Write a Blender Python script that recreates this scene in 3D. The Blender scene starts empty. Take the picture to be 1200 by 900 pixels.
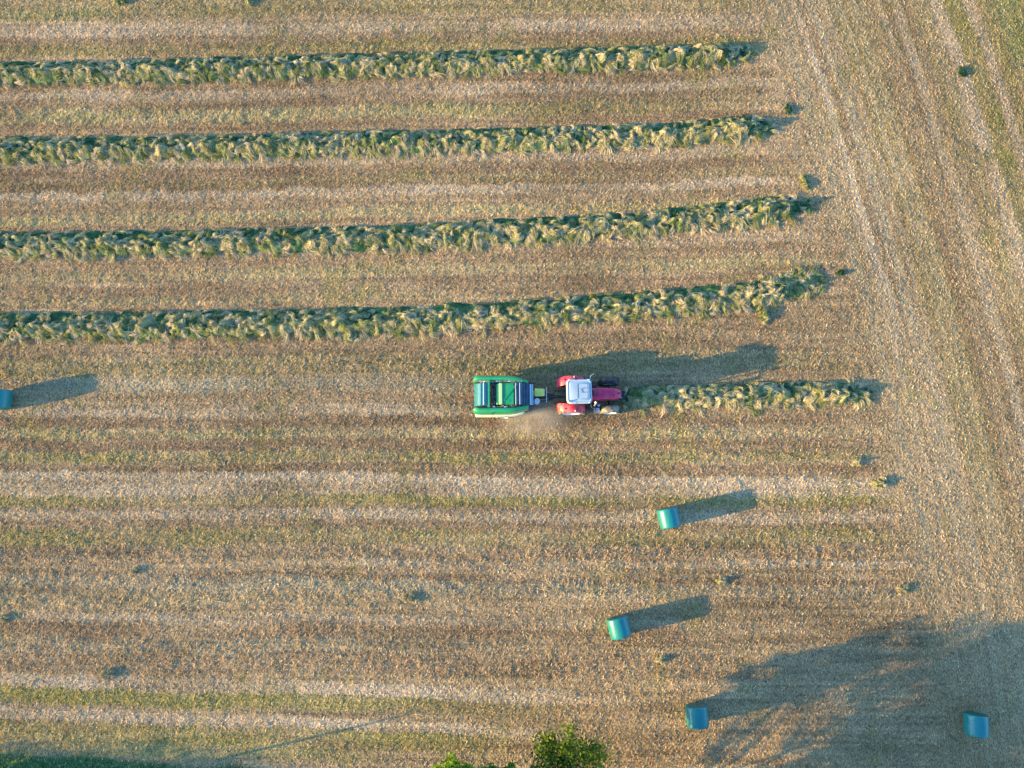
import bpy, bmesh, math, random
import numpy as np
from mathutils import Vector, Matrix, Euler

R = math.radians
scene = bpy.context.scene
COL = scene.collection

# ------------------------------------------------------------------ camera
CAM_H = 47.0
TILT = R(9.35)
FPX = 850.0                                   # focal length in pixels of a 1200 px wide picture
cam_data = bpy.data.cameras.new('camera')
cam = bpy.data.objects.new('camera', cam_data)
COL.objects.link(cam)
cam.location = (0, 0, CAM_H)
cam.rotation_euler = (TILT, 0, 0)
cam_data.sensor_width = 36.0
cam_data.lens = 36.0 * FPX / 1200.0
cam_data.clip_start = 0.5
cam_data.clip_end = 6000
scene.camera = cam

# ------------------------------------------------------------------ light
SUN_EL = 12.6
SHADOW_AZ = 12.5                              # shadows fall towards this angle from +X
SKY_STRENGTH = 0.15
SUN_STRENGTH = 4.0
EXPOSURE = 2.18
world = bpy.data.worlds.new('World')
scene.world = world
world.use_nodes = True
nt = world.node_tree
for n in list(nt.nodes):
    nt.nodes.remove(n)
sky = nt.nodes.new('ShaderNodeTexSky')
sky.sky_type = 'NISHITA'
sky.sun_disc = False
sky.sun_elevation = R(SUN_EL)
sky.sun_rotation = math.atan2(-math.cos(R(SHADOW_AZ)), -math.sin(R(SHADOW_AZ)))
sky.ozone_density = 5.0
sky.air_density = 1.2
sky.dust_density = 0.6
bg = nt.nodes.new('ShaderNodeBackground')
bg.inputs['Strength'].default_value = SKY_STRENGTH
out = nt.nodes.new('ShaderNodeOutputWorld')
tint = nt.nodes.new('ShaderNodeVectorMath'); tint.operation = 'MULTIPLY'
tint.inputs[1].default_value = (.92, 1.04, 1.08)
nt.links.new(sky.outputs[0], tint.inputs[0]); nt.links.new(tint.outputs[0], bg.inputs['Color'])
nt.links.new(bg.outputs[0], out.inputs['Surface'])

sun_data = bpy.data.lights.new('sun', 'SUN')
sun_data.energy = SUN_STRENGTH
sun_data.angle = R(0.5)
sun_data.color = (1.0, 0.67, 0.21)
sun = bpy.data.objects.new('sun', sun_data)
COL.objects.link(sun)
sd = Vector((math.cos(R(SHADOW_AZ)) * math.cos(R(SUN_EL)), math.sin(R(SHADOW_AZ)) * math.cos(R(SUN_EL)), -math.sin(R(SUN_EL))))
sun.rotation_euler = sd.to_track_quat('-Z', 'Y').to_euler()
sun.location = (-60, -15, 40)

vs = scene.view_settings
vs.view_transform = 'Standard'
vs.look = 'None'
vs.exposure = EXPOSURE
vs.gamma = 1.0
vs.use_curve_mapping = False

# ------------------------------------------------------------------ survey: photo pixel <-> ground metre
ct, st = math.cos(TILT), math.sin(TILT)
def at(u, v, z=0.0):
    """ground-plan position (metres) of what the photo shows at pixel u, v and height z"""
    a, b = (u - 600.0) / FPX, (450.0 - v) / FPX
    d = (a, b * ct + st, b * st - ct)
    k = (z - CAM_H) / d[2]
    return (d[0] * k, d[1] * k)
def pix(x, y):
    """survey pixel of a ground point (numpy)"""
    zc = y * st + CAM_H * ct                  # depth along the view axis
    yc = y * ct - CAM_H * st
    yc = (y * ct) - (CAM_H * st)
    return 600.0 + FPX * x / zc, 450.0 - FPX * yc / zc

# ------------------------------------------------------------------ noise (value noise on a hashed lattice)
_rng = np.random.RandomState(7)
_TAB = _rng.rand(512, 512).astype(np.float32)
def noise(x, y, s=1.0, seed=0):
    x = np.asarray(x, dtype=np.float64) / s + seed * 17.31
    y = np.asarray(y, dtype=np.float64) / s + seed * 9.77
    xi = np.floor(x).astype(np.int64); yi = np.floor(y).astype(np.int64)
    fx = x - xi; fy = y - yi
    fx = fx * fx * (3 - 2 * fx); fy = fy * fy * (3 - 2 * fy)
    x0 = xi & 511; x1 = (xi + 1) & 511; y0 = yi & 511; y1 = (yi + 1) & 511
    a = _TAB[x0, y0]; b = _TAB[x1, y0]; c = _TAB[x0, y1]; d = _TAB[x1, y1]
    return (a * (1 - fx) + b * fx) * (1 - fy) + (c * (1 - fx) + d * fx) * fy
def sstep(a, b, x):
    t = np.clip((x - a) / (b - a), 0, 1)
    return t * t * (3 - 2 * t)

# ------------------------------------------------------------------ what grows where on the field (surface colours only)
TAN = np.array((.368, .258, .142)); PALE = np.array((.55, .418, .27)); BROWN = np.array((.235, .147, .082))
OLIVE = np.array((.275, .235, .070)); GREEN = np.array((.235, .245, .065)); RUST = np.array((.30, .19, .10))
YEL = np.array((.45, .37, .155)); VERGE = np.array((.07, .14, .05)); GREY = np.array((.38, .32, .20))
# (v at u=0, v at u=1000, half width, colour, strength, clumpiness, u from, u to)
BANDS = [
 (12, 2, 9, OLIVE, .35, .2, -900, 950), (40, 25, 7, PALE, .55, .1, -900, 900), (53, 38, 7, BROWN, .4, 0, -900, 900),
 (63, 47, 6, OLIVE, .5, .4, -900, 900), (20, 6, 6, GREEN, .3, .3, 0, 130),
 (106, 84, 6, BROWN, .3, 0, -900, 900), (115, 95, 5, PALE, .5, .1, -900, 900), (126, 110, 6, BROWN, .4, 0, -900, 900),
 (140, 123, 7, YEL, .6, .7, -900, 600), (140, 118, 7, OLIVE, .35, .3, 500, 900), (152, 134, 5, RUST, .35, 0, -900, 900),
 (195, 174, 6, PALE, .4, .1, -900, 900), (209, 190, 6, BROWN, .55, 0, -900, 920), (222, 200, 5, OLIVE, .3, .1, -900, 920),
 (224, 203, 5, BROWN, .55, 0, -900, 920), (233, 213, 5, PALE, .55, .2, -900, 920), (248, 225, 7, RUST, .25, 0, -900, 930),
 (262, 234, 5, YEL, .5, .7, -900, 900),
 (304, 276, 6, PALE, .25, .1, -900, 960), (316, 292, 7, RUST, .35, 0, -900, 960), (327, 305, 6, YEL, .3, .2, -900, 960),
 (334, 322, 3, BROWN, .45, 0, 200, 980), (346, 330, 7, BROWN, .4, 0, -900, 970), (355, 340, 5, YEL, .25, .5, -900, 800),
 (402, 380, 6, RUST, .3, 0, -900, 990), (416, 398, 7, BROWN, .3, .1, -900, 990), (432, 420, 11, OLIVE, .35, .6, -900, 990),
 (452, 448, 8, GREY, .5, .1, -900, 600), (464, 462, 7, RUST, .2, 0, -900, 600), (484, 478, 6, PALE, .5, .1, -900, 560),
 (495, 492, 6, BROWN, .65, .1, -900, 1000), (509, 508, 5, YEL, .4, .6, -900, 1010), (520, 520, 6, BROWN, .6, 0, -900, 1010),
 (536, 535, 6, OLIVE, .5, .5, -900, 1020), (549, 551, 6, BROWN, .6, .2, -900, 1030), (556, 566, 5, PALE, .8, .2, -900, 1060),
 (572, 577, 8, PALE, .5, .1, -900, 1060), (587, 587, 6, OLIVE, .55, .3, -900, 1050), (594, 596, 4, BROWN, .4, 0, -900, 1050),
 (601, 607, 6, PALE, .5, .3, -900, 1050), (614, 620, 6, BROWN, .45, .1, -900, 1050), (629, 630, 9, OLIVE, .45, .3, -900, 1050),
 (648, 645, 8, BROWN, .3, .8, -900, 1050), (660, 662, 4, PALE, .5, 1.0, 400, 1100), (671, 684, 4, BROWN, .55, .4, -900, 1080),
 (680, 695, 8, GREY, .5, .6, -900, 1100), (703, 703, 8, YEL, .15, .9, -900, 500), (722, 735, 6, PALE, .4, .2, -900, 800),
 (736, 745, 9, BROWN, .55, .2, -900, 800), (756, 757, 7, GREY, .3, .8, -900, 600), (776, 783, 12, BROWN, .5, .7, -900, 900),
 (797, 826, 8, PALE, .7, .1, -900, 720), (813, 843, 9, OLIVE, .6, .1, -900, 620), (834, 873, 6, PALE, .75, .1, -900, 640),
 (853, 888, 10, OLIVE, .65, .1, -900, 560), (872, 905, 9, GREEN, .35, .1, -900, 420), (866, 885, 6, BROWN, .3, .2, 350, 900),
]
def field(x, y):
    """colour (N,3), clumpiness, headland mask for ground points"""
    u, v = pix(x, y)
    n = x.shape[0]
    c = np.empty((n, 3)); c[:] = TAN
    clump = np.full(n, .22)
    big = noise(x, y, 7, 1); med = noise(x, y, 2.2, 2); sm = noise(x, y, .8, 3)
    # worked field: swaths running left to right
    wob = (noise(x, y * .2, 6, 4) - .5) * 9 + (noise(x, y, 1.3, 5) - .5) * 7
    vv = v + wob * .5 + (noise(x, y, .4, 14) - .5) * 4.5 + (noise(x, y, .16, 15) - .5) * 3.5
    prod = np.array(c)
    cl2 = clump.copy()
    fine = noise(x * .10, y, .42, 6) * .5 + noise(x * .04, y, .2, 7) * .5
    fin2 = noise(x * .025, y, .13, 16)
    prod *= 1 + (fine[:, None] - .5) * .70 + (fin2[:, None] - .5) * .35
    for (a, b, w, colr, s, k, u0, u1) in BANDS:
        cen = a + (b - a) * u / 1000.0
        d = np.abs(vv - cen) / w
        m = (1 - sstep(.75, 1.35, d)) * sstep(u0 - 40, u0 + 40, u) * (1 - sstep(u1 - 60, u1 + 60, u))
        patch = .35 + 1.15 * noise(x * .35, y, 1.6, hash((a, w)) % 50 + 9)
        m = np.clip(m * s * 1.0 * patch * (.8 if colr is PALE else .9 if colr is BROWN else 1.0), 0, 1)
        prod = prod * (1 - m[:, None]) + colr * m[:, None]
        cl2 = cl2 + k * (m / max(s, .1)) * .9
    # headland: streaks running down and to the right
    s = u - .36 * v + .00012 * v * v
    head = sstep(872, 900, s + (noise(x, y, 1.2, 8) - .5) * 26)
    h = np.empty((n, 3)); h[:] = TAN * .95 + YEL * .08
    st1 = noise(s, v * .010, 8, 11) * .35 + noise(s, v * .010, 3.6, 12) * .35 + noise(s, v * .012, 1.8, 13) * .30
    fade = .45 + .55 * (1 - sstep(420, 800, v))
    k = ((st1 - .5) * 2.7 * fade)
    up = np.clip(k, 0, 1)[:, None]; dn = np.clip(-k, 0, 1)[:, None]
    h = h * (1 - .8 * up) + PALE * .8 * up
    h = h * (1 - .75 * dn) + BROWN * .75 * dn
    for (s0, w, colr, a, v0, v1) in [(929, 4, PALE, .8, -400, 380), (939, 4, BROWN, .4, -400, 400), (1035, 5, BROWN, .3, -400, 500),
            (1046, 5, PALE, .35, -400, 600), (1097, 8, PALE, .55, -400, 420), (1117, 12, OLIVE, .7, -400, 260),
            (1135, 6, PALE, .4, -400, 400), (1152, 7, OLIVE, .55, -400, 260), (1178, 18, GREEN, .65, -400, 110), (1210, 16, OLIVE, .6, -400, 200),
            (906, 6, GREY, .4, 380, 700), (952, 5, GREY, .35, 330, 700), (990, 20, OLIVE, .25, -400, 600), (1075, 12, OLIVE, .2, -400, 500)]:
        d = np.abs(s + (med - .5) * 5 - s0) / w
        m = (1 - sstep(.6, 1.4, d)) * a * (1 - sstep(v1 - 90, v1 + 90, v)) * (.5 + .9 * noise(x, y, 1.5, int(s0) % 37))
        m = np.clip(m, 0, 1)[:, None]
        h = h * (1 - m) + colr * m
    c = prod * (1 - head[:, None]) + h * head[:, None]
    clump = cl2 * (1 - head) + .25 * head
    # larger patches of regrowth and bare straw
    g = sstep(.56, .9, noise(x, y, 3.1, 20)) * sstep(.5, .8, noise(x, y, .8, 21))
    gm = (g * .42)[:, None]
    c = c * (1 - gm) + OLIVE * gm
    c *= (.86 + .30 * big + .18 * (sm - .5))[:, None]
    lowr = sstep(700, 900, v)
    # rough verge along the hedge at the bottom
    vg = sstep(880, 890, v + (med - .5) * 10 + np.clip(u - 120, 0, 9999) * -.10)
    vg = vg * 1.0
    c = c * (1 - vg[:, None]) + VERGE * vg[:, None]
    clump = clump + vg * .5
    return c, np.clip(clump, 0, 1.2), head, vg

def relief(x, y, clump):
    a = .014 + .032 * clump
    z = (noise(x, y, .42, 30) - .5) * a * 1.3 + (noise(x, y, .19, 31) - .5) * a * .9 + (noise(x, y, 1.4, 32) - .5) * .03
    return z

# ------------------------------------------------------------------ materials
def new_mat(name):
    m = bpy.data.materials.new(name); m.use_nodes = True
    t = m.node_tree
    for n in list(t.nodes): t.nodes.remove(n)
    o = t.nodes.new('ShaderNodeOutputMaterial')
    return m, t, o
def field_mat(name, bump, scale, translucent=0.0, var=.5):
    m, t, o = new_mat(name)
    at_ = t.nodes.new('ShaderNodeAttribute'); at_.attribute_name = 'tint'
    geo = t.nodes.new('ShaderNodeTexCoord')
    n1 = t.nodes.new('ShaderNodeTexNoise'); n1.inputs['Scale'].default_value = scale; n1.inputs['Detail'].default_value = 3
    n1.inputs['Roughness'].default_value = .7
    mp = t.nodes.new('ShaderNodeMapping'); mp.inputs['Scale'].default_value = (1.25, .7, 1)
    t.links.new(geo.outputs['Object'], mp.inputs['Vector']); t.links.new(mp.outputs[0], n1.inputs['Vector'])
    rmp = t.nodes.new('ShaderNodeMapRange'); rmp.inputs['From Min'].default_value = .3; rmp.inputs['From Max'].default_value = .7
    rmp.inputs['To Min'].default_value = 1 - var; rmp.inputs['To Max'].default_value = 1 + var
    t.links.new(n1.outputs['Fac'], rmp.inputs['Value'])
    mul = t.nodes.new('ShaderNodeVectorMath'); mul.operation = 'SCALE'
    t.links.new(at_.outputs['Color'], mul.inputs[0]); t.links.new(rmp.outputs[0], mul.inputs['Scale'])
    d = t.nodes.new('ShaderNodeBsdfDiffuse'); t.links.new(mul.outputs[0], d.inputs['Color'])
    if bump:
        b = t.nodes.new('ShaderNodeBump'); b.inputs['Strength'].default_value = bump; b.inputs['Distance'].default_value = .04
        t.links.new(n1.outputs['Fac'], b.inputs['Height']); t.links.new(b.outputs[0], d.inputs['Normal'])
    if translucent:
        tr = t.nodes.new('ShaderNodeBsdfTranslucent'); t.links.new(mul.outputs[0], tr.inputs['Color'])
        mx = t.nodes.new('ShaderNodeMixShader'); mx.inputs[0].default_value = translucent
        t.links.new(d.outputs[0], mx.inputs[1]); t.links.new(tr.outputs[0], mx.inputs[2]); t.links.new(mx.outputs[0], o.inputs['Surface'])
    else:
        t.links.new(d.outputs[0], o.inputs['Surface'])
    return m
def paint(name, colr, rough=.45, metal=0.0, dust=.25, dustcol=(.33, .26, .17), coat=0.0, bump=0.0, bscale=6):
    """paint or plastic with a procedural film of field dust and a slightly uneven surface"""
    m, t, o = new_mat(name)
    p = t.nodes.new('ShaderNodeBsdfPrincipled')
    tc = t.nodes.new('ShaderNodeTexCoord')
    n1 = t.nodes.new('ShaderNodeTexNoise'); n1.inputs['Scale'].default_value = 3.5; n1.inputs['Detail'].default_value = 6
    t.links.new(tc.outputs['Object'], n1.inputs['Vector'])
    rmp = t.nodes.new('ShaderNodeMapRange'); rmp.inputs['From Min'].default_value = .42; rmp.inputs['From Max'].default_value = .75
    rmp.inputs['To Max'].default_value = dust
    t.links.new(n1.outputs['Fac'], rmp.inputs['Value'])
    mx = t.nodes.new('ShaderNodeMix'); mx.data_type = 'RGBA'
    mx.inputs['A'].default_value = (*colr, 1); mx.inputs['B'].default_value = (*dustcol, 1)
    t.links.new(rmp.outputs[0], mx.inputs['Factor']); t.links.new(mx.outputs['Result'], p.inputs['Base Color'])
    p.inputs['Roughness'].default_value = rough; p.inputs['Metallic'].default_value = metal
    p.inputs['Specular IOR Level'].default_value = .35
    p.inputs['Coat Weight'].default_value = coat; p.inputs['Coat Roughness'].default_value = .15
    if bump:
        n2 = t.nodes.new('ShaderNodeTexNoise'); n2.inputs['Scale'].default_value = bscale; n2.inputs['Detail'].default_value = 4
        mp = t.nodes.new('ShaderNodeMapping'); mp.inputs['Scale'].default_value = (1, .25, 1)
        t.links.new(tc.outputs['Object'], mp.inputs['Vector']); t.links.new(mp.outputs[0], n2.inputs['Vector'])
        b = t.nodes.new('ShaderNodeBump'); b.inputs['Strength'].default_value = bump; b.inputs['Distance'].default_value = .03
        t.links.new(n2.outputs['Fac'], b.inputs['Height']); t.links.new(b.outputs[0], p.inputs['Normal'])
    t.links.new(p.outputs[0], o.inputs['Surface'])
    return m

M = {}
M['ground'] = field_mat('cut_grass_ground', .6, 10.5, var=.62)
M['straw'] = field_mat('straw', 0, 3.0, translucent=.18, var=.12)
M['hay'] = field_mat('windrow_hay', .3, 6.0, translucent=.15, var=.2)
M['leaf'] = field_mat('leaf', 0, 2.0, translucent=.35, var=.2)
M['bark'] = field_mat('bark', .6, 12.0, var=.35)
M['red'] = paint('red_paint', (.52, .008, .075), .38, dust=.22, coat=.3)
M['fender_red'] = paint('dusty_red_paint', (.55, .015, .05), .45, dust=.55, coat=.1)
M['roof_white'] = paint('white_roof_plastic', (.30, .39, .45), .45, dust=.12)
M['roof_grey'] = paint('grey_roof_plastic', (.15, .24, .34), .5, dust=.1)
M['glass'] = paint('dark_cab_glass', (.02, .035, .045), .08, dust=.08)
M['tyre'] = paint('dusty_black_rubber', (.028, .03, .034), .8, dust=.45)
M['tyre_dirty'] = paint('muddy_rubber', (.06, .055, .05), .85, dust=.85, dustcol=(.40, .34, .26))
M['rim'] = paint('silver_rim_paint', (.72, .72, .74), .4, dust=.2)
M['black'] = paint('black_metal', (.018, .02, .024), .5, dust=.25)
M['steel'] = paint('bare_steel', (.55, .56, .58), .35, metal=.7, dust=.2)
M['green'] = paint('green_paint', (.004, .26, .095), .4, dust=.15, coat=.3)
M['light_green'] = paint('light_green_paint', (.20, .60, .20), .45, dust=.15)
M['cream'] = paint('cream_panel_paint', (.62, .62, .44), .5, dust=.3)
M['teal'] = paint('teal_cover', (.008, .13, .18), .35, dust=.08, coat=.5)
M['navy'] = paint('dark_blue_roller', (.012, .055, .10), .32, dust=.15)
M['ice'] = paint('pale_blue_bar', (.45, .58, .66), .35, dust=.05)
M['yellow_green'] = paint('yellow_green_paint', (.55, .62, .14), .5, dust=.25)
M['lamp'] = paint('lamp_glass', (.8, .82, .82), .15, dust=.05)
M['film'] = paint('teal_stretch_film', (.005, .15, .155), .40, dust=.02, coat=.25, bump=.6, bscale=7)
M['film_end'] = paint('teal_film_end', (.003, .085, .075), .4, dust=.05, bump=.5, bscale=7)

# ------------------------------------------------------------------ helpers
def tag(o, label=None, cat=None, group=None, kind=None):
    if label: o['label'] = label
    if cat: o['category'] = cat
    if group: o['group'] = group
    if kind: o['kind'] = kind
    return o
def np_mesh(name, verts, faces, tint=None, smooth=False):
    """faces: (F,k) int array"""
    me = bpy.data.meshes.new(name)
    nv, (nf, k) = len(verts), faces.shape
    me.vertices.add(nv); me.vertices.foreach_set('co', np.asarray(verts, np.float32).ravel())
    me.loops.add(nf * k); me.loops.foreach_set('vertex_index', faces.astype(np.int32).ravel())
    me.polygons.add(nf)
    me.polygons.foreach_set('loop_start', np.arange(0, nf * k, k, dtype=np.int32))
    me.polygons.foreach_set('loop_total', np.full(nf, k, dtype=np.int32))
    if smooth: me.polygons.foreach_set('use_smooth', np.ones(nf, dtype=bool))
    me.update(calc_edges=True)
    if tint is not None:
        a = me.attributes.new('tint', 'FLOAT_COLOR', 'POINT')
        rgba = np.ones((nv, 4), np.float32); rgba[:, :3] = np.clip(tint, 0, 1)
        a.data.foreach_set('color', rgba.ravel())
    return me
def link(name, me, mat, parent=None):
    o = bpy.data.objects.new(name, me)
    if mat is not None: me.materials.append(mat)
    COL.objects.link(o)
    if parent is not None: o.parent = parent
    return o
def empty(name, loc, rz=0.0):
    o = bpy.data.objects.new(name, None); COL.objects.link(o)
    o.location = loc; o.rotation_euler = (0, 0, rz); o.empty_display_size = .3
    return o
def build(name, bm, mat, parent=None, smooth=False, bevel=0.0):
    if bevel:
        es = [e for e in bm.edges if len(e.link_faces) == 2 and e.calc_face_angle(0) > .6]
        if es: bmesh.ops.bevel(bm, geom=es, offset=bevel, segments=2, affect='EDGES', profile=.5)
    bmesh.ops.recalc_face_normals(bm, faces=bm.faces)
    me = bpy.data.meshes.new(name); bm.to_mesh(me); bm.free()
    if smooth:
        me.polygons.foreach_set('use_smooth', np.ones(len(me.polygons), dtype=bool))
        try: me.set_sharp_from_angle(angle=R(38))
        except Exception: pass
    return link(name, me, mat, parent)
def box(bm, c, s, rot=None):
    r = bmesh.ops.create_cube(bm, size=1.0)
    m = Matrix.Translation(c) @ (rot.to_matrix().to_4x4() if rot else Matrix()) @ Matrix.Diagonal((*s, 1))
    bmesh.ops.transform(bm, matrix=m, verts=r['verts'])
def cyl(bm, p0, p1, r0, r1=None, seg=16):
    r1 = r0 if r1 is None else r1
    p0, p1 = Vector(p0), Vector(p1); d = p1 - p0
    r = bmesh.ops.create_cone(bm, cap_ends=True, segments=seg, radius1=r0, radius2=r1, depth=d.length)
    m = Matrix.Translation((p0 + p1) / 2) @ d.to_track_quat('Z', 'Y').to_matrix().to_4x4()
    bmesh.ops.transform(bm, matrix=m, verts=r['verts'])
def prism(bm, pts, y0, y1):
    """polygon pts in xz, extruded from y0 to y1"""
    a = [bm.verts.new((x, y0, z)) for x, z in pts]; b = [bm.verts.new((x, y1, z)) for x, z in pts]
    bm.faces.new(a); bm.faces.new(b[::-1])
    n = len(pts)
    for i in range(n):
        bm.faces.new((a[i], b[i], b[(i + 1) % n], a[(i + 1) % n]))
def tube(bm, pts, r, seg=8):
    for a, b in zip(pts[:-1], pts[1:]): cyl(bm, a, b, r, seg=seg)
def lathe_y(bm, prof, seg=40, y_off=0.0, cx=0.0, cz=0.0, close=False):
    """prof: list of (radius, y) revolved round the y axis"""
    rings = []
    for (r, y) in prof:
        rings.append([bm.verts.new((cx + r * math.cos(2 * math.pi * i / seg), y + y_off, cz + r * math.sin(2 * math.pi * i / seg))) for i in range(seg)])
    for k in range(len(rings) - 1):
        for i in range(seg):
            j = (i + 1) % seg
            bm.faces.new((rings[k][i], rings[k][j], rings[k + 1][j], rings[k + 1][i]))
    for ring in ((rings[0], rings[-1]) if not close else ()):
        bm.faces.new(ring)
    return rings

# ------------------------------------------------------------------ ground sheet, one mesh to the horizon
X0, X1, Y0, Y1, STEP = -42.0, 42.0, -21.0, 41.0, .085
def axis(a, b, step):
    core = np.arange(a, b + 1e-6, step)
    g = step * 1.35 ** np.arange(1, 40); off = np.cumsum(g); off = off[off < 3500]
    return np.concatenate([(a - off)[::-1], core, core[-1] + off])
gx, gy = axis(X0, X1, STEP), axis(Y0, Y1, STEP)
GX, GY = np.meshgrid(gx, gy)
fx, fy = GX.ravel(), GY.ravel()
core = (fx > X0 - 30) & (fx < X1 + 30) & (fy > Y0 - 12) & (fy < Y1 + 30)
gcol = np.empty((fx.size, 3)); gcol[:] = TAN * .85 + OLIVE * .1
gz = np.zeros(fx.size)
cc, cl, hd, vg = field(fx[core], fy[core])
gcol[core] = cc * np.array((.80, .78, .74))
inner = (fx > X0) & (fx < X1) & (fy > Y0) & (fy < Y1)
tmpz = relief(fx[core], fy[core], cl); full = np.zeros(fx.size); full[core] = tmpz
gz[inner] = full[inner]
nx, ny = gx.size, gy.size
ii = np.arange(nx * ny).reshape(ny, nx)
F = np.stack([ii[:-1, :-1].ravel(), ii[:-1, 1:].ravel(), ii[1:, 1:].ravel(), ii[1:, :-1].ravel()], 1)
ground = link('ground', np_mesh('ground', np.stack([fx, fy, gz], 1), F, gcol, smooth=True), M['ground'])
tag(ground, kind='structure')

# ------------------------------------------------------------------ straw and stubble lying on the field
def ribbons(cx, cy, cz, ang, length, width, lift, twist, rng, bend=None):
    """one four-cornered blade per entry -> verts (N,4,3)"""
    dx, dy = np.cos(ang), np.sin(ang)
    n = cx.size
    px, py = -dy * np.cos(twist), dx * np.cos(twist); pz = np.sin(twist)
    hx = dx * length * .5; hy = dy * length * .5
    V = np.empty((n, 4, 3))
    z0 = cz; z1 = cz + lift
    w0 = width * .5; w1 = width * .32
    V[:, 0] = np.stack([cx - hx - px * w0, cy - hy - py * w0, z0 - pz * w0], 1)
    V[:, 1] = np.stack([cx - hx + px * w0, cy - hy + py * w0, z0 + pz * w0], 1)
    V[:, 2] = np.stack([cx + hx + px * w1, cy + hy + py * w1, z1 + pz * w1], 1)
    V[:, 3] = np.stack([cx + hx - px * w1, cy + hy - py * w1, z1 - pz * w1], 1)
    return V
rng = np.random.RandomState(3)
N1 = 620000
bx_ = rng.uniform(X0 + 1.5, X1 - 1.5, N1); by_ = rng.uniform(Y0 + 2.5, Y1 - 2, N1)
c1, k1, h1, g1 = field(bx_, by_)
z1_ = relief(bx_, by_, k1)
ang = rng.uniform(0, np.pi, N1)
ang = np.where(h1 > .5, rng.normal(R(108), .5, N1), np.where(rng.rand(N1) < .5, rng.normal(R(82), .5, N1), ang))
L = rng.uniform(.05, .15, N1) * (1 + .5 * k1); W = rng.uniform(.016, .046, N1)
V1 = ribbons(bx_, by_, z1_ + rng.uniform(.005, .03, N1), ang, L, W, rng.uniform(-.01, .035, N1) * (1 + 1.6 * k1), rng.uniform(-.7, .7, N1), rng)
t1 = c1 * rng.uniform(.32, 1.62, (N1, 1)) * (1 + rng.normal(0, .05, (N1, 3)))
pale = rng.rand(N1) < (.07 + .12 * k1)
t1[pale] = t1[pale] * .35 + np.array((.60, .47, .31)) * .65 * rng.uniform(.8, 1.2, (pale.sum(), 1))
grn = rng.rand(N1) < .07
t1[grn] = t1[grn] * .5 + np.array((.16, .22, .06)) * .5
# little heaps left lying where the swaths were raked
N2 = 15000
hx_ = rng.uniform(X0 + 1.5, X1 - 1.5, N2 * 3); hy_ = rng.uniform(Y0 + 2.5, Y1 - 2, N2 * 3)
_, kk, hh, gg = field(hx_, hy_)
keep = rng.rand(N2 * 3) < np.clip((kk - .28) * .8, .01, 1) * (.35 + 1.1 * sstep(.4, .7, noise(hx_, hy_, 1.6, 44)))
hx_, hy_, kk = hx_[keep], hy_[keep], kk[keep]
N2 = hx_.size; S = 9
r_ = rng.rand(N2, 1) * .09 + .05
ox = (rng.normal(0, 1, (N2, S)) * r_).ravel(); oy = (rng.normal(0, 1, (N2, S)) * r_).ravel()
px_ = np.repeat(hx_, S) + ox; py_ = np.repeat(hy_, S) + oy
c2, k2, _, g2 = field(px_, py_)
base_ang = np.repeat(rng.uniform(0, np.pi, N2), S) + rng.normal(0, .5, N2 * S)
V2 = ribbons(px_, py_, relief(px_, py_, k2) + rng.uniform(.01, .07, N2 * S), base_ang, rng.uniform(.10, .24, N2 * S), rng.uniform(.015, .032, N2 * S),
             rng.uniform(-.03, .10, N2 * S), rng.uniform(-1.2, 1.2, N2 * S), rng)
bright = np.repeat(rng.uniform(.85, 1.25, N2), S)[:, None]
t2 = (c2 * .45 + np.array((.50, .39, .245)) * .55) * bright * rng.uniform(.75, 1.2, (N2 * S, 1))
t2 = t2 * (1 - .75 * g2[:, None]) + VERGE * 1.2 * .75 * g2[:, None]
V = np.concatenate([V1, V2]).reshape(-1, 3); T = np.repeat(np.concatenate([t1, t2]), 4, axis=0)
FQ = np.arange(V.shape[0]).reshape(-1, 4)
straw = link('straw_stubble', np_mesh('straw_stubble', V, FQ, T), M['straw'])
tag(straw, 'short tan straw and stubble scattered all over the mown field', 'straw', kind='stuff')

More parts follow.
